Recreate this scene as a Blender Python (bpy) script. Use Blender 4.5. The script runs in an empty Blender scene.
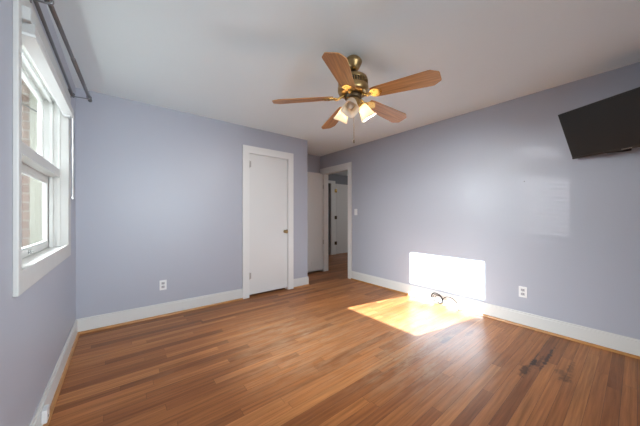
import bpy, bmesh, math, random
from mathutils import Vector, Matrix
random.seed(7)
S = bpy.context.scene
COL = S.collection
R = math.radians

# ------------------------------------------------------------------ camera
X0, X1, YB, H = -0.355, 3.395, 3.50, 2.473        # left wall, right wall, back wall, ceiling
YF, YA, XC = -0.60, 4.28, 2.50                    # front wall, alcove back wall, closet corner
cam = bpy.data.cameras.new('camera'); co = bpy.data.objects.new('camera', cam); COL.objects.link(co)
cam.sensor_width = 36; cam.lens = 251.479 / 640 * 36; cam.shift_y = 2.55 / 640; cam.clip_start = 0.02
co.location = (0, 0, 1.19); co.rotation_euler = (R(90), 0, -0.670148)
S.camera = co

# ------------------------------------------------------------------ world, sun, daylight, added fill, exposure
w = bpy.data.worlds.new('world'); S.world = w; w.use_nodes = True
bg = w.node_tree.nodes['Background']; bg.inputs[0].default_value = (0.86, 0.93, 1.0, 1); bg.inputs[1].default_value = 0.7

def light(name, kind, loc, energy, color, **kw):
    d = bpy.data.lights.new(name, kind); d.energy = energy; d.color = color
    for k, v in kw.items(): setattr(d, k, v)
    o = bpy.data.objects.new(name, d); COL.objects.link(o); o.location = loc
    return o
def aim(o, direction):
    o.rotation_euler = Vector(direction).to_track_quat('-Z', 'Y').to_euler()

sun = light('sun', 'SUN', (-4, 3, 3), 40.0, (0.80, 0.925, 1.0), angle=R(0.35)); aim(sun, (1, -0.195, -0.362))
sky1 = light('daylight_side_window', 'AREA', (-2.15, 2.85, 2.15), 100, (0.87, 0.94, 1.0), shape='RECTANGLE', size=1.4, size_y=1.2, spread=R(95)); aim(sky1, (1, -0.27, -0.37))
hall_fill = light('hall_fill_light', 'POINT', (6.2, 3.3, 2.0), 20, (1.0, 0.96, 0.92), shadow_soft_size=0.12)  # unseen lamp, added to lift the dark hall
front_fill = light('front_fill_light', 'AREA', (0.95, -0.85, 1.60), 19, (0.84, 0.92, 1.0), shape='RECTANGLE', size=1.5, size_y=1.2, spread=R(85)); aim(front_fill, (-0.30, 1, -0.12))  # fill light added behind the camera, shining through the added wide window
# low sun bounced off a neighbour's pane, coming through the blinds of the front window
glint = light('reflected_sun', 'SPOT', (3.395 - 7, 0.57 - 7, 1.42 - 0.94), 1700, (1.0, 0.97, 0.92), spot_size=R(6.0), spot_blend=0.05, shadow_soft_size=0.014)
aim(glint, (7, 7, 0.94))
S.view_settings.view_transform = 'Standard'; S.view_settings.look = 'None'
S.view_settings.exposure = 0.58; S.view_settings.gamma = 1.0; S.view_settings.use_curve_mapping = False
S.cycles.use_denoising = True
S.cycles.max_bounces = 12; S.cycles.diffuse_bounces = 8; S.cycles.transparent_max_bounces = 12
S.cycles.sample_clamp_indirect = 6.0

# ------------------------------------------------------------------ materials
def mat(name, color=(.8, .8, .8), rough=0.5, metal=0.0, bump=0.0, bscale=80, var=0.0, vscale=6, spec=0.5, coat=0.0):
    m = bpy.data.materials.new(name); m.use_nodes = True
    nt = m.node_tree; b = nt.nodes['Principled BSDF']
    b.inputs['Base Color'].default_value = (*color, 1); b.inputs['Roughness'].default_value = rough
    b.inputs['Metallic'].default_value = metal; b.inputs['Specular IOR Level'].default_value = spec
    b.inputs['Coat Weight'].default_value = coat
    tc = nt.nodes.new('ShaderNodeTexCoord')
    if var:
        n = nt.nodes.new('ShaderNodeTexNoise'); n.inputs['Scale'].default_value = vscale; n.inputs['Detail'].default_value = 4
        nt.links.new(tc.outputs['Object'], n.inputs['Vector'])
        mx = nt.nodes.new('ShaderNodeMix'); mx.data_type = 'RGBA'
        mx.inputs['A'].default_value = (*[c * (1 - var) for c in color], 1); mx.inputs['B'].default_value = (*[min(1, c * (1 + var)) for c in color], 1)
        nt.links.new(n.outputs['Fac'], mx.inputs['Factor']); nt.links.new(mx.outputs['Result'], b.inputs['Base Color'])
    if bump:
        n2 = nt.nodes.new('ShaderNodeTexNoise'); n2.inputs['Scale'].default_value = bscale; n2.inputs['Detail'].default_value = 3
        nt.links.new(tc.outputs['Object'], n2.inputs['Vector'])
        bp = nt.nodes.new('ShaderNodeBump'); bp.inputs['Strength'].default_value = bump; bp.inputs['Distance'].default_value = 0.002
        nt.links.new(n2.outputs['Fac'], bp.inputs['Height']); nt.links.new(bp.outputs['Normal'], b.inputs['Normal'])
    return m

M = {}
M['wall'] = mat('lavender_paint', (0.42, 0.434, 0.495), 0.42, bump=0.12, bscale=140, var=0.015, vscale=2)
M['ceil'] = mat('ceiling_paint', (0.83, 0.91, 0.93), 0.7, bump=0.15, bscale=60, var=0.02, vscale=1.5)
M['trim'] = mat('white_trim_paint', (0.75, 0.75, 0.735), 0.35, bump=0.08, bscale=50, var=0.02)
M['base'] = mat('baseboard_paint', (0.66, 0.655, 0.635), 0.38, bump=0.08, bscale=50, var=0.02)
M['sash'] = mat('aged_window_paint', (0.59, 0.58, 0.555), 0.4, bump=0.1, bscale=40, var=0.05, vscale=12)
M['door'] = mat('white_door_paint', (0.70, 0.70, 0.69), 0.32, bump=0.05, bscale=30, var=0.015, vscale=3)
M['shoe'] = mat('stained_shoe_wood', (0.42, 0.19, 0.055), 0.35, var=0.3, vscale=9)
M['brass'] = mat('antique_brass', (0.44, 0.30, 0.135), 0.33, metal=1.0, var=0.25, vscale=18)
M['bright_brass'] = mat('bright_brass', (0.86, 0.60, 0.22), 0.22, metal=1.0)
M['dark_brass'] = mat('dark_brass', (0.10, 0.07, 0.04), 0.45, metal=0.8)
M['steel'] = mat('worn_steel', (0.45, 0.44, 0.42), 0.35, metal=1.0)
M['rod'] = mat('pewter_rod', (0.22, 0.22, 0.23), 0.38, metal=0.85, var=0.2, vscale=20)
M['plastic'] = mat('white_plastic', (0.80, 0.80, 0.80), 0.3)
M['slot'] = mat('outlet_slot', (0.04, 0.04, 0.04), 0.5)
M['recept'] = mat('outlet_face', (0.50, 0.50, 0.52), 0.35)
M['blind'] = mat('blind_vinyl', (0.72, 0.72, 0.71), 0.4)
M['blind_metal'] = mat('blind_headrail_metal', (0.55, 0.55, 0.54), 0.4)
M['black'] = mat('black_tv_plastic', (0.012, 0.012, 0.013), 0.35)
M['screen'] = mat('tv_screen', (0.016, 0.018, 0.019), 0.38, spec=0.35)
M['silver'] = mat('silver_mark', (0.35, 0.35, 0.36), 0.4)
M['cable'] = mat('cable_jacket', (0.010, 0.010, 0.012), 0.6)
M['dark'] = mat('dark_void', (0.02, 0.02, 0.02), 0.8)
M['cream'] = mat('cream_siding', (0.38, 0.355, 0.265), 0.6, var=0.05, vscale=3)
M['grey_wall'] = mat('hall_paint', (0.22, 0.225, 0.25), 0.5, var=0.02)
M['bulb'] = mat('lamp_bulb', (1, 1, 1), 0.4)
bb = M['bulb'].node_tree.nodes['Principled BSDF']; bb.inputs['Emission Color'].default_value = (1, 0.80, 0.52, 1); bb.inputs['Emission Strength'].default_value = 14
M['bulb_off'] = mat('unlit_bulb', (0.62, 0.50, 0.40), 0.35)

def glass_mat():
    m = bpy.data.materials.new('window_glass'); m.use_nodes = True; nt = m.node_tree; nt.nodes.clear()
    out = nt.nodes.new('ShaderNodeOutputMaterial'); t = nt.nodes.new('ShaderNodeBsdfTransparent'); g = nt.nodes.new('ShaderNodeBsdfGlossy')
    g.inputs['Roughness'].default_value = 0.02; t.inputs[0].default_value = (0.97, 0.98, 0.97, 1)
    lw = nt.nodes.new('ShaderNodeFresnel'); lw.inputs[0].default_value = 1.3
    mx = nt.nodes.new('ShaderNodeMixShader'); mul = nt.nodes.new('ShaderNodeMath'); mul.operation = 'MULTIPLY'; mul.inputs[1].default_value = 0.35
    nt.links.new(lw.outputs[0], mul.inputs[0]); nt.links.new(mul.outputs[0], mx.inputs[0])
    nt.links.new(t.outputs[0], mx.inputs[1]); nt.links.new(g.outputs[0], mx.inputs[2]); nt.links.new(mx.outputs[0], out.inputs[0])
    return m
M['glass'] = glass_mat()

def shade_mat():
    m = bpy.data.materials.new('frosted_shade_glass'); m.use_nodes = True; nt = m.node_tree; nt.nodes.clear()
    out = nt.nodes.new('ShaderNodeOutputMaterial'); d = nt.nodes.new('ShaderNodeBsdfDiffuse'); t = nt.nodes.new('ShaderNodeBsdfTranslucent')
    d.inputs[0].default_value = (0.80, 0.74, 0.66, 1); t.inputs[0].default_value = (0.92, 0.82, 0.66, 1)
    mx = nt.nodes.new('ShaderNodeMixShader'); mx.inputs[0].default_value = 0.5
    nt.links.new(d.outputs[0], mx.inputs[1]); nt.links.new(t.outputs[0], mx.inputs[2]); nt.links.new(mx.outputs[0], out.inputs[0])
    return m
M['shade'] = shade_mat()

def N(nt, t, **kw):
    n = nt.nodes.new(t)
    for k, v in kw.items(): setattr(n, k, v)
    return n
def MATH(nt, op, a, b=None, c=None, clamp=False):
    n = nt.nodes.new('ShaderNodeMath'); n.operation = op; n.use_clamp = clamp
    for i, v in enumerate((a, b, c)):
        if v is None: continue
        if isinstance(v, (int, float)): n.inputs[i].default_value = v
        else: nt.links.new(v, n.inputs[i])
    return n.outputs[0]
def MIX(nt, f, a, b, blend='MIX'):
    n = nt.nodes.new('ShaderNodeMix'); n.data_type = 'RGBA'; n.blend_type = blend
    for key, v in (('Factor', f), ('A', a), ('B', b)):
        s = n.inputs[key]
        if key != 'Factor': s = [i for i in n.inputs if i.name == key and i.type == 'RGBA'][0]
        else: s = n.inputs[0]
        if isinstance(v, (int, float)): s.default_value = v
        elif isinstance(v, tuple): s.default_value = (*v, 1)
        else: nt.links.new(v, s)
    return [o for o in n.outputs if o.type == 'RGBA'][0]

def floor_mat():
    m = bpy.data.materials.new('oak_strip_floor'); m.use_nodes = True; nt = m.node_tree; b = nt.nodes['Principled BSDF']
    tc = N(nt, 'ShaderNodeTexCoord'); sep = N(nt, 'ShaderNodeSeparateXYZ'); nt.links.new(tc.outputs['Object'], sep.inputs[0])
    x, y = sep.outputs[0], sep.outputs[1]
    PW = 0.066
    yr = MATH(nt, 'DIVIDE', y, PW); row = MATH(nt, 'FLOOR', yr); fy = MATH(nt, 'FRACT', yr)
    wn = N(nt, 'ShaderNodeTexWhiteNoise', noise_dimensions='1D'); nt.links.new(row, wn.inputs['W'])
    xo = MATH(nt, 'ADD', x, MATH(nt, 'MULTIPLY', wn.outputs['Value'], 7.0))
    L = MATH(nt, 'ADD', MATH(nt, 'MULTIPLY', wn.outputs['Value'], 0.5), 0.85)
    xr = MATH(nt, 'DIVIDE', xo, L); pl = MATH(nt, 'FLOOR', xr); fx = MATH(nt, 'FRACT', xr)
    cb = N(nt, 'ShaderNodeCombineXYZ'); nt.links.new(row, cb.inputs[0]); nt.links.new(pl, cb.inputs[1])
    wp = N(nt, 'ShaderNodeTexWhiteNoise', noise_dimensions='3D'); nt.links.new(cb.outputs[0], wp.inputs['Vector'])
    ramp = N(nt, 'ShaderNodeValToRGB'); nt.links.new(wp.outputs['Value'], ramp.inputs[0])
    cr = ramp.color_ramp; cr.elements[0].position = 0.0; cr.elements[0].color = (0.22, 0.079, 0.028, 1)
    cr.elements[1].position = 1.0; cr.elements[1].color = (0.47, 0.198, 0.068, 1)
    for p, c in ((0.25, (0.315, 0.116, 0.038)), (0.55, (0.365, 0.138, 0.045)), (0.8, (0.41, 0.160, 0.054))):
        e = cr.elements.new(p); e.color = (*c, 1)
    # grain, stretched along the board and shifted from board to board
    g = N(nt, 'ShaderNodeCombineXYZ'); nt.links.new(MATH(nt, 'MULTIPLY', x, 2.2), g.inputs[0])
    nt.links.new(MATH(nt, 'MULTIPLY', y, 55.0), g.inputs[1]); nt.links.new(MATH(nt, 'MULTIPLY', wp.outputs['Value'], 40.0), g.inputs[2])
    gn = N(nt, 'ShaderNodeTexNoise'); gn.inputs['Scale'].default_value = 1.0; gn.inputs['Detail'].default_value = 5; gn.inputs['Roughness'].default_value = 0.6
    nt.links.new(g.outputs[0], gn.inputs['Vector'])
    gr = N(nt, 'ShaderNodeMapRange'); nt.links.new(gn.outputs['Fac'], gr.inputs[0]); gr.inputs[1].default_value = 0.3; gr.inputs[2].default_value = 0.7
    gr.inputs[3].default_value = 0.66; gr.inputs[4].default_value = 1.26
    gc = N(nt, 'ShaderNodeCombineColor'); [nt.links.new(gr.outputs[0], gc.inputs[i]) for i in range(3)]
    col = MIX(nt, 1.0, ramp.outputs[0], gc.outputs[0], 'MULTIPLY')
    # worn, greyer finish in the traffic areas
    wn2 = N(nt, 'ShaderNodeTexNoise'); wn2.inputs['Scale'].default_value = 1.3; wn2.inputs['Detail'].default_value = 6; nt.links.new(tc.outputs['Object'], wn2.inputs['Vector'])
    wr = N(nt, 'ShaderNodeMapRange'); nt.links.new(wn2.outputs['Fac'], wr.inputs[0]); wr.inputs[1].default_value = 0.48; wr.inputs[2].default_value = 0.72
    wr.inputs[3].default_value = 0.0; wr.inputs[4].default_value = 1.0
    sc = N(nt, 'ShaderNodeCombineXYZ'); nt.links.new(MATH(nt, 'MULTIPLY', x, 4.0), sc.inputs[0]); nt.links.new(MATH(nt, 'MULTIPLY', y, 17.0), sc.inputs[1])
    sn = N(nt, 'ShaderNodeTexNoise'); sn.inputs['Scale'].default_value = 1.0; sn.inputs['Detail'].default_value = 7; sn.inputs['Roughness'].default_value = 0.65; nt.links.new(sc.outputs[0], sn.inputs['Vector'])
    sr = N(nt, 'ShaderNodeMapRange'); nt.links.new(sn.outputs['Fac'], sr.inputs[0]); sr.inputs[1].default_value = 0.42; sr.inputs[2].default_value = 0.66
    area = None      # where feet and furniture have worn the varnish
    for cx, cy, rad in ((1.45, 2.05, 1.0), (2.0, 1.25, 0.8)):
        dx = MATH(nt, 'SUBTRACT', x, cx); dy = MATH(nt, 'SUBTRACT', y, cy)
        d = MATH(nt, 'SQRT', MATH(nt, 'ADD', MATH(nt, 'MULTIPLY', dx, dx), MATH(nt, 'MULTIPLY', dy, dy)))
        v = MATH(nt, 'SUBTRACT', 1.0, MATH(nt, 'DIVIDE', d, rad), clamp=True)
        area = v if area is None else MATH(nt, 'MAXIMUM', area, v)
    wear = MATH(nt, 'ADD', MATH(nt, 'MULTIPLY', MATH(nt, 'MULTIPLY', wr.outputs[0], sr.outputs[0]), 0.45), MATH(nt, 'MULTIPLY', area, MATH(nt, 'ADD', MATH(nt, 'MULTIPLY', sr.outputs[0], 0.75), 0.20)), clamp=True)
    col = MIX(nt, wear, col, (0.40, 0.25, 0.148))
    # blotches: old dark water marks by the right wall, each an ellipse broken up by noise
    nz = N(nt, 'ShaderNodeTexNoise'); nz.inputs['Scale'].default_value = 26; nz.inputs['Detail'].default_value = 4; nt.links.new(tc.outputs['Object'], nz.inputs['Vector'])
    tot = None
    for cx, cy, rx, ry, k in STAINS:
        dx = MATH(nt, 'DIVIDE', MATH(nt, 'SUBTRACT', x, cx), rx); dy = MATH(nt, 'DIVIDE', MATH(nt, 'SUBTRACT', y, cy), ry)
        d = MATH(nt, 'SQRT', MATH(nt, 'ADD', MATH(nt, 'MULTIPLY', dx, dx), MATH(nt, 'MULTIPLY', dy, dy)))
        d = MATH(nt, 'ADD', d, MATH(nt, 'MULTIPLY', MATH(nt, 'SUBTRACT', nz.outputs['Fac'], 0.5), 1.9))
        v = MATH(nt, 'MULTIPLY', MATH(nt, 'SUBTRACT', 1.0, d, clamp=True), k)
        v = MATH(nt, 'MULTIPLY', v, 2.0, clamp=True)
        v = MATH(nt, 'MINIMUM', v, k)
        tot = v if tot is None else MATH(nt, 'MAXIMUM', tot, v)
    col = MIX(nt, tot, col, (0.035, 0.020, 0.014))
    # joints
    e1 = MATH(nt, 'MINIMUM', fy, MATH(nt, 'SUBTRACT', 1.0, fy)); s1 = MATH(nt, 'LESS_THAN', e1, 0.020)
    e2 = MATH(nt, 'MULTIPLY', MATH(nt, 'MINIMUM', fx, MATH(nt, 'SUBTRACT', 1.0, fx)), L); s2 = MATH(nt, 'LESS_THAN', e2, 0.0012)
    seam = MATH(nt, 'MAXIMUM', s1, s2)
    col = MIX(nt, MATH(nt, 'MULTIPLY', seam, 0.55), col, (0.06, 0.028, 0.014))
    nt.links.new(col, b.inputs['Base Color'])
    rr = N(nt, 'ShaderNodeMapRange'); nt.links.new(wn2.outputs['Fac'], rr.inputs[0]); rr.inputs[1].default_value = 0.35; rr.inputs[2].default_value = 0.7
    rr.inputs[3].default_value = 0.30; rr.inputs[4].default_value = 0.44
    nt.links.new(rr.outputs[0], b.inputs['Roughness']); b.inputs['Specular IOR Level'].default_value = 0.2
    hgt = MATH(nt, 'ADD', MATH(nt, 'MULTIPLY', seam, -1.0), MATH(nt, 'MULTIPLY', gn.outputs['Fac'], 0.35))
    bp = N(nt, 'ShaderNodeBump'); bp.inputs['Strength'].default_value = 0.25; bp.inputs['Distance'].default_value = 0.0015
    nt.links.new(hgt, bp.inputs['Height']); nt.links.new(bp.outputs['Normal'], b.inputs['Normal'])
    return m
STAINS = [(2.80, 0.466, 0.30, 0.016, 0.85), (2.62, 0.521, 0.10, 0.022, 0.95), (2.43, 0.537, 0.12, 0.030, 0.8), (2.66, 0.494, 0.16, 0.014, 0.6), (2.60, 0.530, 0.36, 0.007, 0.7),
          (2.75, 0.322, 0.16, 0.020, 0.45), (2.55, 0.327, 0.10, 0.035, 0.5), (2.62, 0.36, 0.05, 0.05, 0.35), (2.44, 1.136, 0.13, 0.035, 0.5), (2.77, 1.053, 0.10, 0.03, 0.4), (2.70, 1.15, 0.12, 0.02, 0.3), (3.1, 0.53, 0.25, 0.006, 0.5)]
M['floor'] = floor_mat()

def blade_mat():
    m = bpy.data.materials.new('fan_blade_wood'); m.use_nodes = True; nt = m.node_tree; b = nt.nodes['Principled BSDF']
    tc = N(nt, 'ShaderNodeTexCoord'); mp = N(nt, 'ShaderNodeMapping'); nt.links.new(tc.outputs['Object'], mp.inputs[0]); mp.inputs['Scale'].default_value = (3, 60, 20)
    n = N(nt, 'ShaderNodeTexNoise'); n.inputs['Scale'].default_value = 1; n.inputs['Detail'].default_value = 5; nt.links.new(mp.outputs[0], n.inputs['Vector'])
    r = N(nt, 'ShaderNodeValToRGB'); nt.links.new(n.outputs['Fac'], r.inputs[0])
    r.color_ramp.elements[0].position = 0.3; r.color_ramp.elements[0].color = (0.30, 0.125, 0.036, 1)
    r.color_ramp.elements[1].position = 0.7; r.color_ramp.elements[1].color = (0.60, 0.29, 0.10, 1)
    nt.links.new(r.outputs[0], b.inputs['Base Color']); b.inputs['Roughness'].default_value = 0.36
    return m
M['blade'] = blade_mat()

def brick_mat():
    m = bpy.data.materials.new('brick'); m.use_nodes = True; nt = m.node_tree; b = nt.nodes['Principled BSDF']
    tc = N(nt, 'ShaderNodeTexCoord'); mp = N(nt, 'ShaderNodeMapping'); nt.links.new(tc.outputs['Object'], mp.inputs[0]); mp.inputs['Rotation'].default_value = (R(90), 0, 0)
    br = N(nt, 'ShaderNodeTexBrick'); nt.links.new(mp.outputs[0], br.inputs['Vector']); br.inputs['Scale'].default_value = 1.0
    br.inputs['Color1'].default_value = (0.19, 0.105, 0.072, 1); br.inputs['Color2'].default_value = (0.25, 0.155, 0.11, 1); br.inputs['Mortar'].default_value = (0.28, 0.25, 0.20, 1)
    br.inputs['Mortar Size'].default_value = 0.008; br.inputs['Brick Width'].default_value = 0.215; br.inputs['Row Height'].default_value = 0.095
    nt.links.new(br.outputs['Color'], b.inputs['Base Color']); b.inputs['Roughness'].default_value = 0.85
    return m
M['brick'] = brick_mat()

# ------------------------------------------------------------------ mesh helpers
class MB:
    def __init__(s): s.bm = bmesh.new()
    def box(s, x0, x1, y0, y1, z0, z1, bev=0.0, mx=None):
        t = bmesh.new(); bmesh.ops.create_cube(t, size=1)
        for v in t.verts: v.co = Vector(((x0 + x1) / 2 + v.co.x * (x1 - x0), (y0 + y1) / 2 + v.co.y * (y1 - y0), (z0 + z1) / 2 + v.co.z * (z1 - z0)))
        if bev: bmesh.ops.bevel(t, geom=t.edges[:], offset=bev, segments=2, affect='EDGES', profile=0.5)
        return s.add(t, mx)
    def add(s, t, mx=None):
        if mx is not None: bmesh.ops.transform(t, matrix=mx, verts=t.verts)
        me = bpy.data.meshes.new('tmp'); t.to_mesh(me); t.free(); s.bm.from_mesh(me); bpy.data.meshes.remove(me); return s
    def lathe(s, prof, n=32, mx=None, cap=True):
        t = bmesh.new(); rings = []
        for r, z in prof: rings.append([t.verts.new((r * math.cos(2 * math.pi * i / n), r * math.sin(2 * math.pi * i / n), z)) for i in range(n)])
        for a, b in zip(rings, rings[1:]):
            for i in range(n): t.faces.new((a[i], a[(i + 1) % n], b[(i + 1) % n], b[i]))
        if cap:
            t.faces.new(rings[0][::-1]); t.faces.new(rings[-1])
        bmesh.ops.recalc_face_normals(t, faces=t.faces)
        for f in t.faces: f.smooth = len(f.verts) == 4
        return s.add(t, mx)
    def tube(s, pts, r, n=10, cap=True):
        pts = [Vector(p) for p in pts]; t = bmesh.new(); rings = []
        d0 = (pts[1] - pts[0]).normalized(); u = d0.orthogonal().normalized()
        for i, p in enumerate(pts):
            d = (pts[min(i + 1, len(pts) - 1)] - pts[max(i - 1, 0)]).normalized()
            u = (u - d * u.dot(d)).normalized(); v = d.cross(u)
            rr = r[i] if isinstance(r, (list, tuple)) else r
            rings.append([t.verts.new(p + (u * math.cos(2 * math.pi * k / n) + v * math.sin(2 * math.pi * k / n)) * rr) for k in range(n)])
        for a, b in zip(rings, rings[1:]):
            for k in range(n): t.faces.new((a[k], a[(k + 1) % n], b[(k + 1) % n], b[k]))
        if cap: t.faces.new(rings[0][::-1]); t.faces.new(rings[-1])
        bmesh.ops.recalc_face_normals(t, faces=t.faces)
        for f in t.faces: f.smooth = len(f.verts) == 4
        return s.add(t)
    def prism(s, outline, z0, z1, mx=None, bev=0.0, zf=None):
        t = bmesh.new(); zf = zf or (lambda x, y: 0)
        a = [t.verts.new((x, y, z0 + zf(x, y))) for x, y in outline]; b = [t.verts.new((x, y, z1 + zf(x, y))) for x, y in outline]
        n = len(outline); t.faces.new(a[::-1]); t.faces.new(b)
        for i in range(n): t.faces.new((a[i], a[(i + 1) % n], b[(i + 1) % n], b[i]))
        bmesh.ops.recalc_face_normals(t, faces=t.faces)
        if bev: bmesh.ops.bevel(t, geom=t.edges[:], offset=bev, segments=1, affect='EDGES')
        return s.add(t, mx)
    def build(s, name, m, parent=None, origin=None):
        bmesh.ops.remove_doubles(s.bm, verts=s.bm.verts, dist=1e-6)
        me = bpy.data.meshes.new(name)
        if origin is not None: bmesh.ops.translate(s.bm, verts=s.bm.verts, vec=-Vector(origin))
        s.bm.to_mesh(me); s.bm.free(); me.materials.append(M[m] if isinstance(m, str) else m)
        o = bpy.data.objects.new(name, me); COL.objects.link(o)
        if origin is not None: o.location = origin
        if parent: o.parent = parent
        return o
def struct(o): o['kind'] = 'structure'; return o
def tag(o, label, cat, group=None):
    o['label'] = label; o['category'] = cat
    if group: o['group'] = group
    return o
def empty(name, loc=(0, 0, 0), rz=0.0, mxw=None):
    o = bpy.data.objects.new(name, None); COL.objects.link(o); o.location = loc; o.rotation_euler = (0, 0, rz); o.empty_display_size = 0.05
    return o

# ------------------------------------------------------------------ room shell
T = 0.150
XL, YE = X0 - T, 7.4
struct(MB().box(XL, 7.0, YF - 0.2, YE, -0.10, 0.0).build('floor', 'floor'))
struct(MB().box(XL, 7.0, YF - 0.2, YE, H, H + 0.12).build('ceiling', 'ceil'))
# window opening in the left wall
WY0, WY1, WZ0, WZ1 = 1.66, 2.92, 0.93, 2.12
b = MB()
b.box(XL, X0, YF - 0.2, WY0, 0, H); b.box(-0.476, X0, WY1, 3.10, 0, H); b.box(XL, X0, 3.10, YA + 0.1, 0, H)
b.box(XL, -0.476, WY1, 3.10, 0, WZ0); b.box(XL, -0.476, WY1, 3.10, WZ1, H)
b.box(XL, X0, WY0, WY1, 0, WZ0); b.box(XL, X0, WY0, WY1, WZ1, H)
struct(b.build('wall_left', 'wall'))
# back wall (closet front) with the closet door opening, and its return into the alcove
DX0, DX1, DZ = 1.449, 2.120, 2.105
b = MB()
b.box(X0, DX0, YB, YB + 0.1, 0, H); b.box(DX1, XC, YB, YB + 0.1, 0, H); b.box(DX0, DX1, YB, YB + 0.1, DZ, H)
b.box(XC - 0.1, XC, YB + 0.1, YA, 0, H)
struct(b.build('wall_back', 'wall'))
struct(MB().box(XL, X1 + 0.105, YA, YA + 0.1, 0, H).build('wall_alcove', 'wall'))
# right wall with the doorway to the hall
HY0, HY1, HZ = 3.41, 4.15, 2.085
b = MB(); b.box(X1, X1 + 0.105, YF - 0.2, HY0, 0, H); b.box(X1, X1 + 0.105, HY1, YA, 0, H); b.box(X1, X1 + 0.105, HY0, HY1, HZ, H)
struct(b.build('wall_right', 'wall'))
# front wall behind the camera: wide window added for fill light and a narrow window with blinds
b = MB()
fx = [(0.25, 1.70, 0.90, 2.10), (1.965, 2.395, 0.89, 1.665)]
b.box(X0, fx[0][0], YF - 0.1, YF, 0, H); b.box(fx[0][1], fx[1][0], YF - 0.1, YF, 0, H); b.box(fx[1][1], X1, YF - 0.1, YF, 0, H)
for a0, a1, z0, z1 in fx: b.box(a0, a1, YF - 0.1, YF, 0, z0); b.box(a0, a1, YF - 0.1, YF, z1, H)
struct(b.build('wall_front', 'wall'))
# hall and the dark room beyond it
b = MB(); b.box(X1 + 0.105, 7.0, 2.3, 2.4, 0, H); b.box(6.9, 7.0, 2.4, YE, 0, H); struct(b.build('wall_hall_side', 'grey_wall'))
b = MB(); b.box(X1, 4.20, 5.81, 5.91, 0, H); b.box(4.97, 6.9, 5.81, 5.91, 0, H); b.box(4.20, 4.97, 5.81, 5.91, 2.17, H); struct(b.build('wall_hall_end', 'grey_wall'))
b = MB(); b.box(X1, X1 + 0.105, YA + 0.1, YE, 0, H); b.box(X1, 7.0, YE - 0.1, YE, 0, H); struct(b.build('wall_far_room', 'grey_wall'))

# ------------------------------------------------------------------ baseboards with wooden shoe moulding
def base(name, a, c, n, h=0.150):
    """a run of baseboard from a to c on the wall whose room-side normal is n"""
    (ax, ay), (cx, cy) = a, c
    bb = MB(); t = 0.016
    def run(m, d0, d1, z0, z1, bev):
        xs = sorted((ax + n[0] * d0, cx + n[0] * d1)); ys = sorted((ay + n[1] * d0, cy + n[1] * d1)); m.box(xs[0], xs[1], ys[0], ys[1], z0, z1, bev)
    run(bb, 0, t, 0, h - 0.020, 0.002); run(bb, 0, t * 0.62, h - 0.0205, h, 0.003)
    o = struct(bb.build('baseboard_' + name, 'base'))
    return o
def shoe(i, a, c, n):
    (ax, ay), (cx, cy) = a, c
    d = 0.016; e = 0.034
    outl = [(d, 0.0)] + [(d + (e - d) * math.cos(k * math.pi / 12), 0.021 * math.sin(k * math.pi / 12)) for k in range(7)]
    t = bmesh.new(); A = []; B = []
    for q, z in outl:
        A.append(t.verts.new((ax + n[0] * q, ay + n[1] * q, z))); B.append(t.verts.new((cx + n[0] * q, cy + n[1] * q, z)))
    t.faces.new(A); t.faces.new(B[::-1])
    for k in range(len(A)): t.faces.new((A[k], A[(k + 1) % len(A)], B[(k + 1) % len(A)], B[k]))
    bmesh.ops.recalc_face_normals(t, faces=t.faces)
    m = MB(); m.add(t); struct(m.build('trim_%d' % i, 'shoe'))
base('left', (X0, YF), (X0, YB), (1, 0)); shoe(1, (X0, YF), (X0, YB), (1, 0))
base('back', (X0, YB), (1.359, YB), (0, -1)); shoe(2, (X0 + 0.016, YB), (1.359, YB), (0, -1))
base('back_right', (2.210, YB), (XC + 0.016, YB), (0, -1)); shoe(3, (2.210, YB), (XC + 0.034, YB), (0, -1))
base('alcove_side', (XC, YB), (XC, YA), (1, 0)); shoe(4, (XC, YB), (XC, YA), (1, 0))
base('right', (X1, YF), (X1, 3.320), (-1, 0), 0.155); shoe(5, (X1, YF), (X1, 3.320), (-1, 0))
base('alcove', (XC, YA), (X1, YA), (0, -1))
base('front', (X0, YF), (X1, YF), (0, 1))

# ------------------------------------------------------------------ casings
def casing_back(i):
    b = MB(); y0, y1 = YB - 0.019, YB + 0.02
    b.box(1.359, 1.459, y0, YB, 0, 2.100, 0.003); b.box(2.112, 2.210, y0, YB, 0, 2.100, 0.003); b.box(1.359, 2.210, y0, YB, 2.094, 2.200, 0.003)
    b.box(DX0, 1.462, YB, YB + 0.1, 0, DZ); b.box(2.108, DX1, YB, YB + 0.1, 0, DZ); b.box(1.462, 2.108, YB, YB + 0.1, 2.092, DZ)
    b.box(1.462, 1.474, YB + 0.045, YB + 0.06, 0, 2.092); b.box(2.096, 2.108, YB + 0.045, YB + 0.06, 0, 2.092); b.box(1.462, 2.108, YB + 0.045, YB + 0.06, 2.08, 2.092)
    return struct(b.build('trim_%d' % i, 'trim'))
casing_back(6)
b = MB(); x0 = X1 - 0.019
b.box(x0, X1, 3.320, 3.415, 0, 2.09, 0.003); b.box(x0, X1, 4.145, 4.265, 0, 2.09, 0.003); b.box(x0, X1, 3.320, 4.265, 2.083, 2.195, 0.003)
b.box(X1, X1 + 0.105, 3.405, 3.422, 0, HZ); b.box(X1, X1 + 0.105, 4.138, 4.152, 0, HZ); b.box(X1, X1 + 0.105, 3.42, 4.14, 2.070, HZ)
b.box(X1 + 0.105, X1 + 0.122, 3.32, 3.415, 0, 2.195); b.box(X1 + 0.105, X1 + 0.122, 4.145, 4.24, 0, 2.195); b.box(X1 + 0.105, X1 + 0.122, 3.32, 4.24, 2.083, 2.195)
struct(b.build('trim_7', 'trim'))

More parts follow.
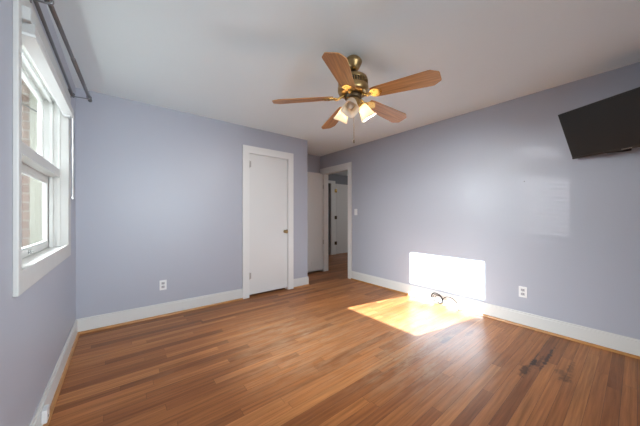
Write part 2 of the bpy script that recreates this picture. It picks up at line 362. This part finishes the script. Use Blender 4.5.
# ------------------------------------------------------------------ doors
def hinge(parent, x, y, z, m='steel', axis='y', s=1):
    b = MB()
    b.lathe([(0.0055, z - 0.045), (0.0055, z + 0.045)], 10, Matrix.Translation((x, y, 0)))
    b.lathe([(0.0035, z + 0.045), (0.0062, z + 0.048), (0.004, z + 0.054)], 10, Matrix.Translation((x, y, 0)))
    b.lathe([(0.004, z - 0.054), (0.0062, z - 0.048), (0.0035, z - 0.045)], 10, Matrix.Translation((x, y, 0)))
    if axis == 'x': b.box(x - 0.026, x + 0.026, y, y + 0.003, z - 0.044, z + 0.044)
    else: b.box(x, x + 0.003, y - 0.026, y + 0.026, z - 0.044, z + 0.044)
    return b.build('hinge', m, parent)
# closet door
d1 = empty('door_1', (1.4665, YB + 0.005, 0)); struct(d1)
def child(b, name, m, parent, base_loc): 
    o = b.build(name, m, parent); o.matrix_parent_inverse = Matrix.Identity(4); o.location = tuple(-v for v in base_loc); return o
DL = (1.4665, YB + 0.005, 0)
child(MB().box(1.4665, 2.104, YB + 0.004, YB + 0.040, 0.036, 2.089, 0.002), 'door_slab', 'door', d1, DL)
for z in (1.938, 0.312):
    h = hinge(d1, 1.4645, YB - 0.004, z, axis='x'); h.location = tuple(-v for v in DL)
kn = MB()
KX, KZ = 2.060, 0.935
rot = Matrix.Translation((KX, YB + 0.004, KZ)) @ Matrix.Rotation(R(90), 4, 'X')
kn.lathe([(0.026, 0), (0.026, 0.004), (0.018, 0.010), (0.010, 0.014), (0.009, 0.030), (0.016, 0.036), (0.025, 0.043), (0.0275, 0.052), (0.024, 0.062), (0.012, 0.067), (0.003, 0.068)], 28, rot)
child(kn, 'door_knob', 'brass', d1, DL)
child(MB().box(2.1035, 2.1045, YB + 0.008, YB + 0.034, KZ - 0.028, KZ + 0.028), 'latch_plate', 'brass', d1, DL)
child(MB().box(2.086, 2.109, YB - 0.0015, YB + 0.0035, KZ - 0.032, KZ + 0.030, 0.0008), 'strike_plate', 'dark_brass', d1, DL)
# bedroom door, folded open into the alcove
DL = (3.378, 4.165, 0); d2 = struct(empty('door_2', DL))
child(MB().box(2.628, 3.368, 4.150, 4.186, 0.045, 2.078, 0.002), 'door_slab', 'door', d2, DL)
for z in (1.80, 0.632):
    child(MB().box(3.366, 3.376, 4.141, 4.156, z - 0.045, z + 0.045).lathe([(0.006, z - 0.047), (0.006, z + 0.047)], 10, Matrix.Translation((3.374, 4.143, 0))), 'hinge', 'steel', d2, DL)
child(MB().box(3.06, 3.33, 4.1475, 4.151, 0.18, 0.255, 0.0015).box(3.075, 3.315, 4.1460, 4.148, 0.195, 0.240), 'door_sweep_patch', 'door', d2, DL)
kn = MB(); rot = Matrix.Translation((2.70, 4.150, 0.95)) @ Matrix.Rotation(R(90), 4, 'X')
kn.lathe([(0.026, 0), (0.026, 0.004), (0.018, 0.010), (0.009, 0.014), (0.009, 0.030), (0.025, 0.043), (0.0275, 0.052), (0.012, 0.067), (0.003, 0.068)], 24, rot)
child(kn, 'door_knob', 'brass', d2, DL)
# hall door folded flat against the hall's end wall, hinged on the white jamb
DL = (5.17, 5.77, 0); d3 = struct(empty('door_3', DL))
child(MB().box(5.185, 5.945, 5.735, 5.770, 0.012, 2.165, 0.002), 'door_slab', 'door', d3, DL)
for z, mm in ((1.945, 'bright_brass'), (1.13, 'dark_brass'), (0.347, 'dark_brass')):
    child(MB().box(5.115, 5.20, 5.722, 5.736, z - 0.05, z + 0.05).lathe([(0.010, z - 0.052), (0.010, z + 0.052)], 10, Matrix.Translation((5.172, 5.722, 0))), 'hinge', mm, d3, DL)
b = MB(); b.box(4.975, 5.175, 5.735, 5.81, 0, 2.165, 0.003); b.box(4.10, 5.175, 5.765, 5.81, 2.165, 2.25, 0.003); b.box(4.10, 4.2, 5.765, 5.81, 0, 2.165, 0.003)
struct(b.build('trim_8', 'trim'))
struct(MB().box(5.95, 6.9, 5.795, 5.81, 0, 0.14, 0.002).build('baseboard_hall', 'trim'))

# ------------------------------------------------------------------ the double-hung window in the left wall
w1 = struct(empty('window_1', (X0, 2.29, WZ0)))
WL = (X0, 2.29, WZ0)
XF = X0 + 0.018
b = MB()   # casing and apron
b.box(X0, XF, 1.620, WY0 + 0.003, 0.848, 2.22, 0.003); b.box(X0, XF, WY1 - 0.003, 3.04, 0.848, 2.22, 0.003)
b.box(X0, XF, WY0 - 0.002, WY1 + 0.002, 0.848, 0.950, 0.003); b.box(X0, XF, WY0 - 0.002, WY1 + 0.002, WZ1 - 0.012, 2.22, 0.003)
child(b, 'window_casing', 'sash', w1, WL)
b = MB()   # jambs, head, stops and the sloping sill
b.box(XL - 0.004, X0 - 0.06, WY0 - 0.01, 1.835, WZ0 - 0.01, WZ1 + 0.01); b.box(X0 - 0.06, X0 + 0.003, WY0 - 0.01, WY0 + 0.004, WZ0 - 0.01, WZ1 + 0.01); b.box(-0.478, X0 + 0.004, WY1 - 0.006, 2.94, WZ0 - 0.01, WZ1 + 0.01)
b.box(XL - 0.004, X0 + 0.003, 1.835, WY1, WZ1 - 0.008, WZ1 + 0.02)
b.box(XL - 0.03, X0 - 0.001, 1.835, WY1, WZ0 - 0.02, WZ0 + 0.008)
b.box(-0.445, -0.424, 2.893, WY1, WZ0, WZ1, 0.002); b.box(-0.405, -0.385, 2.903, WY1, WZ0, WZ1, 0.002)
b.box(-0.445, -0.424, 1.835, WY1, 2.085, WZ1, 0.002)
child(b, 'window_frame', 'sash', w1, WL)
def sash(name, xc, z0, z1, rb, rt, y0=1.837, y1=2.913, st=0.036):
    b = MB(); h = 0.0130
    b.box(xc - h, xc + h, y0, y0 + st + 0.016, z0, z1, 0.002); b.box(xc - h, xc + h, y1 - st, y1, z0, z1, 0.002)
    b.box(xc - h, xc + h, y0 + st, y1 - st, z0, z0 + rb, 0.002); b.box(xc - h, xc + h, y0 + st, y1 - st, z1 - rt, z1, 0.002)
    # glazing bead stepped inside the frame
    for q in (0.006,):
        b.box(xc - 0.008, xc + 0.008, y0 + st - 0.001, y0 + st + q, z0 + rb, z1 - rt); b.box(xc - 0.008, xc + 0.008, y1 - st - q, y1 - st + 0.001, z0 + rb, z1 - rt)
        b.box(xc - 0.008, xc + 0.008, y0 + st, y1 - st, z0 + rb - 0.001, z0 + rb + q); b.box(xc - 0.008, xc + 0.008, y0 + st, y1 - st, z1 - rt - q, z1 - rt + 0.001)
    if name == 'lower_sash': b.box(xc, -0.385, y0 + 0.004, 2.889, 1.498, 1.560, 0.003)
    s = child(b, name, 'sash', w1, WL)
    g = MB().box(xc - 0.002, xc + 0.002, y0 + st, y1 - st, z0 + rb, z1 - rt).build('window_pane', 'glass', s)
    return s
lo = sash('lower_sash', -0.4620, WZ0 + 0.008, 1.560, 0.050, 0.110)
up = sash('upper_sash', -0.4890, 1.485, 2.112, 0.072, 0.034)
lk = MB(); lk.box(-0.430, -0.400, 2.36, 2.42, 1.560, 1.566, 0.001); lk.lathe([(0.010, 1.566), (0.010, 1.572), (0.006, 1.574)], 14, Matrix.Translation((-0.415, 2.39, 0))); lk.box(-0.418, -0.390, 2.385, 2.395, 1.568, 1.573)
child(lk, 'sash_lock', 'steel', w1, WL)
lf = MB(); lf.box(-0.449, -0.432, 2.345, 2.385, 0.955, 0.962, 0.001).box(-0.449, -0.444, 2.345, 2.385, 0.948, 0.975, 0.001)
child(lf, 'sash_lift', 'steel', w1, WL)

# raised blind
bl = empty('window_blind', (-0.34, 2.3, 2.05)); tag(bl, 'white blind pulled fully up at the top of the side window', 'blind')
BL = (-0.34, 2.3, 2.05)
b = MB(); b.box(-0.372, -0.318, 1.690, 2.905, 2.062, 2.104, 0.003); child(b, 'head_rail', 'blind_metal', bl, BL)
b = MB()
for k in range(9): b.box(-0.366, -0.306 , 1.700, 2.900, 2.014 + k * 0.0052, 2.0172 + k * 0.0052)
child(b, 'slat_stack', 'blind', bl, BL)
b = MB(); b.box(-0.362, -0.302, 1.698, 2.905, 1.996, 2.012, 0.003); child(b, 'bottom_rail', 'blind', bl, BL)
b = MB(); b.tube([(-0.311, 2.885, 2.070), (-0.309, 2.885, 2.02), (-0.309, 2.886, 1.34)], 0.0045, 8); b.lathe([(0.004, 1.325), (0.007, 1.33), (0.006, 1.345)], 8, Matrix.Translation((-0.309, 2.886, 0)))
child(b, 'tilt_wand', 'blind', bl, BL)
b = MB(); b.box(-0.345, -0.318, 2.830, 2.880, 1.983, 1.997, 0.003); child(b, 'cord_lock', 'blind_metal', bl, BL)
b = MB(); b.box(-0.376, -0.312, 1.664, 1.692, 2.050, 2.108, 0.003); child(b, 'mounting_bracket', 'blind_metal', bl, BL)

# double curtain rod
cr = empty('double_curtain_rod', (X0, 2.3, 2.24)); tag(cr, 'dark pewter double curtain rod without curtains above the side window', 'curtain rod')
CL = (X0, 2.3, 2.24)
def rodx(y): return -0.275 + (y - 1.80) / 1.25 * 0.055
child(MB().tube([(-0.325, 1.45, 2.236), (-0.327, 3.07, 2.236)], 0.0085, 14), 'rod', 'rod', cr, CL)
child(MB().tube([(rodx(1.45), 1.45, 2.240), (rodx(3.08), 3.08, 2.242)], 0.0105, 14).tube([(rodx(2.35), 2.35, 2.2411), (rodx(3.085), 3.085, 2.242)], 0.0125, 14), 'rod', 'rod', cr, CL)
for y in (1.79, 3.03):
    b = MB(); xb = rodx(y)
    b.box(X0, X0 + 0.022, y - 0.012, y + 0.012, 2.205, 2.275, 0.003)
    b.tube([(X0 + 0.02, y, 2.224), (-0.325, y, 2.221), (xb - 0.012, y, 2.226), (xb, y, 2.226)], 0.0045, 8)
    b.lathe([(0.010, -0.006), (0.015, -0.004), (0.015, 0.004), (0.010, 0.006)], 16, Matrix.Translation((-0.326, y, 2.236)) @ Matrix.Rotation(R(90), 4, 'X'))
    b.lathe([(0.013, -0.007), (0.018, -0.005), (0.018, 0.005), (0.013, 0.007)], 16, Matrix.Translation((xb, y, 2.242)) @ Matrix.Rotation(R(90), 4, 'X'))
    child(b, 'bracket', 'rod', cr, CL)
for xx, y, rr in ((-0.327, 3.070, 0.0105), (rodx(3.085), 3.085, 0.0150)):
    b = MB(); b.lathe([(rr * .8, 0), (rr, 0.004), (rr, 0.014), (rr * .7, 0.020), (0.002, 0.022)], 14, Matrix.Translation((xx, y, 2.237)) @ Matrix.Rotation(R(-90), 4, 'X'))
    child(b, 'end_cap', 'rod', cr, CL)

# outside the window: the brick return of the house with a cream corner board, and a cable
struct(MB().box(-3.2, -0.752, 4.0, 4.35, -0.8, 4.2).build('wall_outside', 'brick'))
struct(MB().box(-0.752, XL, 3.985, 4.35, -0.8, 4.2, 0.004).build('trim_9', 'cream'))
cb = MB().tube([(-1.7, 3.97, 2.86), (-1.2, 3.972, 2.575), (-0.81, 3.972, 2.357), (-0.57, 3.972, 2.225)], 0.006, 8).build('service_cable', 'cable')
tag(cb, 'thin dark cable slanting across the brick seen through the upper pane', 'cable')

# windows behind the camera; the wide one is added to carry fill light
w3 = struct(empty('fill_window', (0.975, YF, 0.9)))
def frame_y(root, loc, x0, x1, z0, z1, mid):
    b = MB()
    for a0, a1, c0, c1 in ((x0 - 0.08, x0 + 0.012, z0 - 0.08, z1 + 0.08), (x1 - 0.012, x1 + 0.08, z0 - 0.08, z1 + 0.08), (x0, x1, z0 - 0.08, z0 + 0.012), (x0, x1, z1 - 0.012, z1 + 0.08)):
        b.box(a0, a1, YF, YF + 0.018, c0, c1, 0.002)
    return b
def kids(root, loc, x0, x1, z0, z1, m0, m1):
    child(frame_y(root, loc, x0, x1, z0, z1, 0), 'window_casing', 'trim', root, loc)
    b = MB(); b.box(x0, x1, YF - 0.075, YF - 0.04, m0, m1); child(b, 'meeting_rail', 'trim', root, loc)
    child(MB().box(x0, x1, YF - 0.06, YF - 0.056, z0, z1), 'window_pane', 'glass', root, loc)
kids(w3, (0.975, YF, 0.9), 0.25, 1.70, 0.90, 2.10, 1.48, 1.52)
w4 = struct(empty('window_3', (2.18, YF, 0.89)))
kids(w4, (2.18, YF, 0.89), *fx[1], 1.385, 1.555)
b = MB()
for k in range(22):
    z = 0.900 + k * 0.036
    mxr = Matrix.Translation((2.18, YF - 0.025, z)) @ Matrix.Rotation(R(38), 4, 'X')
    b.box(-0.212, 0.212, -0.0165, 0.0165, -0.0006, 0.0006, 0, mxr)
for xx in (2.03, 2.275): b.box(xx - 0.001, xx + 0.001, YF - 0.0385, YF - 0.0375, 0.89, 1.665)
child(b, 'blind_slats', 'blind', w4, (2.18, YF, 0.89))

# ------------------------------------------------------------------ ceiling fan
FX, FY = 1.483, 1.438
fan = empty('ceiling_fan', (FX, FY, H)); tag(fan, 'brass ceiling fan with five wooden blades and three glass lamp shades', 'ceiling fan')
b = MB(); b.lathe([(0.045, 0), (0.060, -0.014), (0.071, -0.030), (0.073, -0.038), (0.068, -0.052), (0.054, -0.080), (0.040, -0.100), (0.018, -0.108)], 36); b.build('canopy', 'brass', fan)
b = MB(); b.lathe([(0.014, -0.100), (0.014, -0.165)], 18); b.lathe([(0.026, -0.112), (0.029, -0.120), (0.026, -0.130)], 18); b.build('downrod', 'dark_brass', fan)
b = MB(); b.lathe([(0.020, -0.150), (0.062, -0.153), (0.096, -0.160), (0.114, -0.174), (0.120, -0.192), (0.120, -0.200)], 48)
b.lathe([(0.120, -0.236), (0.123, -0.242), (0.124, -0.255), (0.123, -0.276), (0.116, -0.290), (0.100, -0.297), (0.075, -0.300), (0.05, -0.302)], 48)
mh = b.build('motor_housing', 'brass', fan)
b = MB(); b.lathe([(0.113, -0.198), (0.113, -0.238)], 48)
vb = b.build('vent_band', 'dark_brass', mh)
b = MB()
for k in range(36):
    b.box(0.111, 0.1195, -0.0035, 0.0035, -0.237, -0.199, 0, Matrix.Rotation(2 * math.pi * k / 36, 4, 'Z'))
b.build('vent_ribs', 'brass', mh)
b = MB(); b.lathe([(0.062, -0.298), (0.068, -0.306), (0.068, -0.330), (0.060, -0.338)], 32); b.build('flywheel', 'dark_brass', fan)
b = MB(); b.lathe([(0.050, -0.335), (0.056, -0.345), (0.056, -0.385), (0.048, -0.402), (0.030, -0.412), (0.010, -0.416), (0.006, -0.424)], 32); b.build('switch_housing', 'brass', fan)
BZ = -0.318
P = math.tan(R(13))
def blade_outline():
    pts = [(0.165, -0.050), (0.20, -0.058), (0.40, -0.068), (0.590, -0.078), (0.604, -0.077), (0.652, -0.046), (0.656, -0.034)]
    return pts + [(x, -y) for x, y in reversed(pts)]
for k in range(5):
    a = R(-2.5 + 72 * k)
    o = MB().prism(blade_outline(), -0.003, 0.003, None, 0.0012).build('blade', 'blade', fan)
    o.location = (0, 0, BZ); o.rotation_euler = (Matrix.Rotation(a, 3, 'Z') @ Matrix.Rotation(R(3.6), 3, 'Y') @ Matrix.Rotation(R(-13), 3, 'X')).to_euler()
    # flared brass iron under each blade root, gripping the flywheel
    b = MB()
    up_ = [(0.130, -0.012), (0.150, -0.018), (0.168, -0.040), (0.200, -0.048), (0.224, -0.036), (0.246, -0.012), (0.252, 0)]
    b.prism(up_ + [(x, -y) for x, y in reversed(up_[:-1])], -0.0085, -0.0035, None, 0.001)
    b.tube([(0.055, 0, 0.016), (0.085, 0, 0.012), (0.115, 0, -0.006), (0.130, 0, -0.011), (0.150, 0, -0.007), (0.17, 0, -0.0055)], [0.010, 0.010, 0.011, 0.012, 0.012, 0.008], 10)
    for sx, sy in ((0.195, 0.028), (0.195, -0.028), (0.228, 0)): b.lathe([(0.006, -0.0085), (0.006, -0.0105), (0.003, -0.012)], 10, Matrix.Translation((sx, sy, 0)))
    b.build('blade_iron', 'bright_brass', o)
# lamp arms, square tulip shades, bulbs
toward = math.atan2(-FY, -FX)
def tulip():
    b = MB(); t = bmesh.new(); rings = []; n = 32
    prof = [(0.026, 0.0, 0), (0.036, 0.012, .1), (0.044, 0.032, .35), (0.050, 0.060, .6), (0.056, 0.088, .85), (0.066, 0.116, 1.0), (0.073, 0.130, 1.0)]
    def ring(r, z, q, off):
        vs = []
        for i in range(n):
            th = 2 * math.pi * i / n
            sq = 1 / max(abs(math.cos(th)), abs(math.sin(th))); rr = (r + off) * (1 + q * 0.55 * (min(sq, 1.30) - 1))
            zz = z + q * 0.010 * (sq - 1) * (1 if z > 0.09 else 0)
            vs.append(t.verts.new((rr * math.cos(th), rr * math.sin(th), zz)))
        return vs
    for r, z, q in prof: rings.append(ring(r, z, q, 0))
    for r, z, q in reversed(prof): rings.append(ring(r, z, q, -0.003))
    for a, c in zip(rings, rings[1:]):
        for i in range(n): t.faces.new((a[i], a[(i + 1) % n], c[(i + 1) % n], c[i]))
    bmesh.ops.recalc_face_normals(t, faces=t.faces)
    for f in t.faces: f.smooth = True
    return b.add(t)
for k in range(3):
    a = toward + R(-9) + k * 2 * math.pi / 3
    dirh = Vector((math.cos(a), math.sin(a), 0)); tilt = R(48)
    p0 = dirh * 0.030 + Vector((0, 0, -0.362)); p1 = dirh * 0.062 + Vector((0, 0, -0.356)); p2 = dirh * 0.070 + Vector((0, 0, -0.370))
    ax = (dirh * math.cos(R(57)) + Vector((0, 0, -math.sin(R(57))))).normalized()
    b = MB(); b.tube([p0, dirh * 0.046 + Vector((0, 0, -0.354)), p1, p2], 0.009, 12)
    q = ax.to_track_quat('Z', 'Y').to_matrix().to_4x4()
    mx = Matrix.Translation(p2) @ q
    b.lathe([(0.010, -0.012), (0.020, -0.004), (0.028, 0.004), (0.029, 0.016), (0.026, 0.018)], 24, mx)
    arm = b.build('lamp_holder', 'bright_brass', fan)
    s = tulip().build('lamp_shade', 'shade', arm); s.matrix_local = Matrix.Translation(p2 + ax * 0.006) @ q @ Matrix.Rotation(R(45), 4, 'Z') @ Matrix.Diagonal((0.88, 0.88, 0.92, 1))
    lit = k != 0
    bu = MB(); bu.lathe([(0.012, 0.012), (0.012, 0.030), (0.018, 0.044), (0.0235, 0.060), (0.022, 0.074), (0.013, 0.084), (0.003, 0.088)], 20)
    if not lit: bu = MB(); bu.lathe([(0.012, 0.012), (0.012, 0.030), (0.022, 0.050), (0.029, 0.068), (0.028, 0.084), (0.018, 0.097), (0.003, 0.102)], 20)
    o = bu.build('bulb', 'bulb' if lit else 'bulb_off', arm); o.matrix_local = Matrix.Translation(p2) @ q
    if lit:
        L = light('fan_lamp', 'POINT', (0, 0, 0), 15.0, (1.0, 0.95, 0.88), shadow_soft_size=0.018); L.parent = fan; L.location = p2 + ax * 0.096
# pull chain
b = MB(); cx, cyy = 0.006, -0.004
for k in range(54): b.lathe([(0.0006, -0.0022), (0.0020, -0.0010), (0.0020, 0.0010), (0.0006, 0.0022)], 6, Matrix.Translation((cx, cyy, -0.424 - k * 0.0044)))
pc = b.build('pull_chain', 'brass', fan)
b = MB(); b.lathe([(0.002, -0.660), (0.006, -0.664), (0.0075, -0.676), (0.006, -0.690), (0.002, -0.695)], 14, Matrix.Translation((cx, cyy, 0))); b.build('pull_fob', 'dark_brass', pc)

# ------------------------------------------------------------------ television on a tilting arm
BLc = Vector((3.330, 0.378, 1.718)); nrm = Vector((-0.899, 0.438, 0)).normalized(); ux = Vector((-0.438, -0.899, 0)).normalized()
th = R(24.5); upv = (nrm * math.sin(th) + Vector((0, 0, math.cos(th)))).normalized(); fw = ux.cross(upv).normalized()
if fw.dot(nrm) < 0: fw = -fw
TW, TH = 0.735, 0.440
mxt = Matrix.Translation(BLc) @ Matrix(((ux.x, upv.x, fw.x), (ux.y, upv.y, fw.y), (ux.z, upv.z, fw.z))).to_4x4()
tv = empty('television', (0, 0, 0)); tv.matrix_world = mxt; tag(tv, 'black flat television tilted down on a wall arm at the right', 'television')
b = MB(); b.box(0, TW, 0, TH, -0.030, 0.0, 0.003); b.box(0.10, TW - 0.10, 0.13, TH - 0.06, -0.055, -0.029, 0.006); b.build('cabinet', 'black', tv)
b = MB(); b.box(0.010, TW - 0.010, 0.020, TH - 0.010, -0.001, 0.0012); b.build('screen', 'screen', tv)
b = MB(); b.box(0.001, TW - 0.001, 0.001, 0.0185, 0.0, 0.0035, 0.001); bz = b.build('bottom_bezel', 'black', tv)
b = MB()
for k in range(7): b.box(TW / 2 - 0.032 + k * 0.0090, TW / 2 - 0.026 + k * 0.0090, 0.0065, 0.0125, 0.0033, 0.0042)
b.build('brand_mark', 'silver', bz)
# wall arm (world space turned into the set's own frame)
inv = mxt.inverted(); c_back = mxt @ Vector((TW / 2, TH / 2, -0.054)); wallp = Vector((X1, 0.10, 1.86))
b = MB(); b.box(X1 - 0.012, X1, 0.03, 0.17, 1.74, 1.98, 0.003)
el = Vector((X1 - 0.06, -0.02, c_back.z)); b.tube([(X1 - 0.005, 0.10, c_back.z), el, c_back + (el - c_back) * 0.12, c_back], 0.016, 10)
bmesh.ops.transform(b.bm, matrix=inv, verts=b.bm.verts)
b.box(TW / 2 - 0.10, TW / 2 + 0.10, TH / 2 - 0.10, TH / 2 + 0.10, -0.059, -0.054, 0.001)
b.build('wall_mount', 'black', tv)

# ------------------------------------------------------------------ outlets, switch, jack, cable and small marks
def outlet(loc, rz, label):
    o = empty('wall_outlet', loc, rz); tag(o, label, 'outlet', 'wall outlets')     # local: x along wall, -y into the room
    MB().box(-0.036, 0.036, -0.006, 0, -0.058, 0.058, 0.0025).build('cover_plate', 'plastic', o)
    for s in (-1, 1):
        f = MB().box(-0.0175, 0.0175, -0.0080, -0.0055, s * 0.0215 - 0.0145, s * 0.0215 + 0.0145, 0.001).build('socket', 'recept', o)
        sl = MB()
        for sx in (-0.007, 0.007): sl.box(sx - 0.002, sx + 0.002, -0.0084, -0.0075, s * 0.0215 - 0.004, s * 0.0215 + 0.009)
        sl.lathe([(0.003, 0), (0.003, 0.0009)], 10, Matrix.Translation((0, -0.0076, s * 0.0215 - 0.009)) @ Matrix.Rotation(R(90), 4, 'X'))
        sl.build('slots', 'slot', f)
    MB().lathe([(0.0035, 0), (0.0035, 0.0012)], 10, Matrix.Translation((0, -0.006, 0)) @ Matrix.Rotation(R(90), 4, 'X')).build('screw', 'steel', o)
outlet((0.394, YB, 0.365), 0, 'white double outlet low on the back wall left of the closet door')
outlet((X1, 0.765, 0.367), R(-90), 'white double outlet low on the right wall beside the sunlit patch')
sw = empty('light_switch', (X1, 3.217, 1.255), R(-90)); tag(sw, 'white toggle light switch on the right wall beside the hall doorway', 'light switch')
MB().box(-0.036, 0.036, -0.006, 0, -0.058, 0.058, 0.0025).build('cover_plate', 'plastic', sw)
MB().box(-0.005, 0.005, -0.017, -0.005, -0.004, 0.012, 0.0015).build('toggle', 'plastic', sw)
pj = empty('phone_jack', (X0 + 0.016, 2.045, 0.085)); tag(pj, 'small white surface jack box on the left baseboard under the window', 'jack')
MB().box(0, 0.022, -0.032, 0.032, -0.036, 0.036, 0.004).build('jack_box', 'plastic', pj)
MB().box(0.0215, 0.0228, -0.007, 0.007, -0.018, -0.008).build('socket', 'slot', pj)
wp = MB().lathe([(0.024, 0), (0.024, 0.003), (0.020, 0.005), (0.016, 0.004), (0.002, 0.0035)], 24, Matrix.Rotation(R(-90), 4, 'Y')).build('wall_plate', 'wall'); wp.location = (X1, 1.893, 2.226)
tag(wp, 'small round painted cover plate high on the right wall near the ceiling', 'cover plate')
nl = MB().lathe([(0.0016, -0.012), (0.0016, 0.006), (0.0045, 0.006), (0.0045, 0.008)], 10, Matrix.Rotation(R(-90), 4, 'Y')).build('nail', 'dark_brass'); nl.location = (X1, 0.752, 1.557)
tag(nl, 'small nail sticking out of the bare right wall below the television', 'nail')

def arc(c, r, a0, a1, n, u, v, drift=(0, 0, 0), sq=1.0):
    c = Vector(c); u = Vector(u); v = Vector(v); dr = Vector(drift)
    return [c + u * r * math.cos(a0 + (a1 - a0) * i / n) + v * r * sq * math.sin(a0 + (a1 - a0) * i / n) + dr * (i / n) for i in range(n + 1)]
u, v = Vector((0, -1, 0)), Vector((-0.28, 0, 0.96))
pts = [Vector((3.352, 1.60, 0.006)), Vector((3.345, 1.64, 0.006))]
pts += arc((3.338, 1.685, 0.083), 0.072, R(250), R(250 - 720), 44, u, v, (-0.020, -0.03, 0.0))
pts += [Vector((3.325, 1.60, 0.075)), Vector((3.325, 1.565, 0.120)), Vector((3.322, 1.53, 0.138)), Vector((3.318, 1.48, 0.138)), Vector((3.312, 1.43, 0.115)), Vector((3.305, 1.39, 0.070)), Vector((3.300, 1.38, 0.025)), Vector((3.295, 1.39, 0.006))]
# smooth the path
def smooth(p, k=2):
    for _ in range(k):
        q = [p[0]]
        for a, c in zip(p, p[1:]): q += [a * .75 + c * .25, a * .25 + c * .75]
        p = q + [p[-1]]
    return p
cab = empty('coaxial_cable', (3.335, 1.64, 0)); tag(cab, 'coiled dark grey cable on the floor against the sunlit baseboard', 'cable')
CB = (3.335, 1.64, 0)
child(MB().tube(smooth(pts), 0.0042, 8), 'cable_jacket', 'cable', cab, CB)
child(MB().tube(arc((3.318, 1.655, 0.080), 0.062, R(60), R(420), 26, u, v, (-0.006, 0, 0)), 0.0042, 8).tube(arc((3.322, 1.64, 0.075), 0.055, R(0), R(358), 26, u, v, (-0.006, 0, 0)), 0.0042, 8), 'coil', 'cable', cab, CB)
child(MB().tube([(3.295, 1.390, 0.006), (3.291, 1.407, 0.006)], 0.0062, 10), 'connector', 'steel', cab, CB)
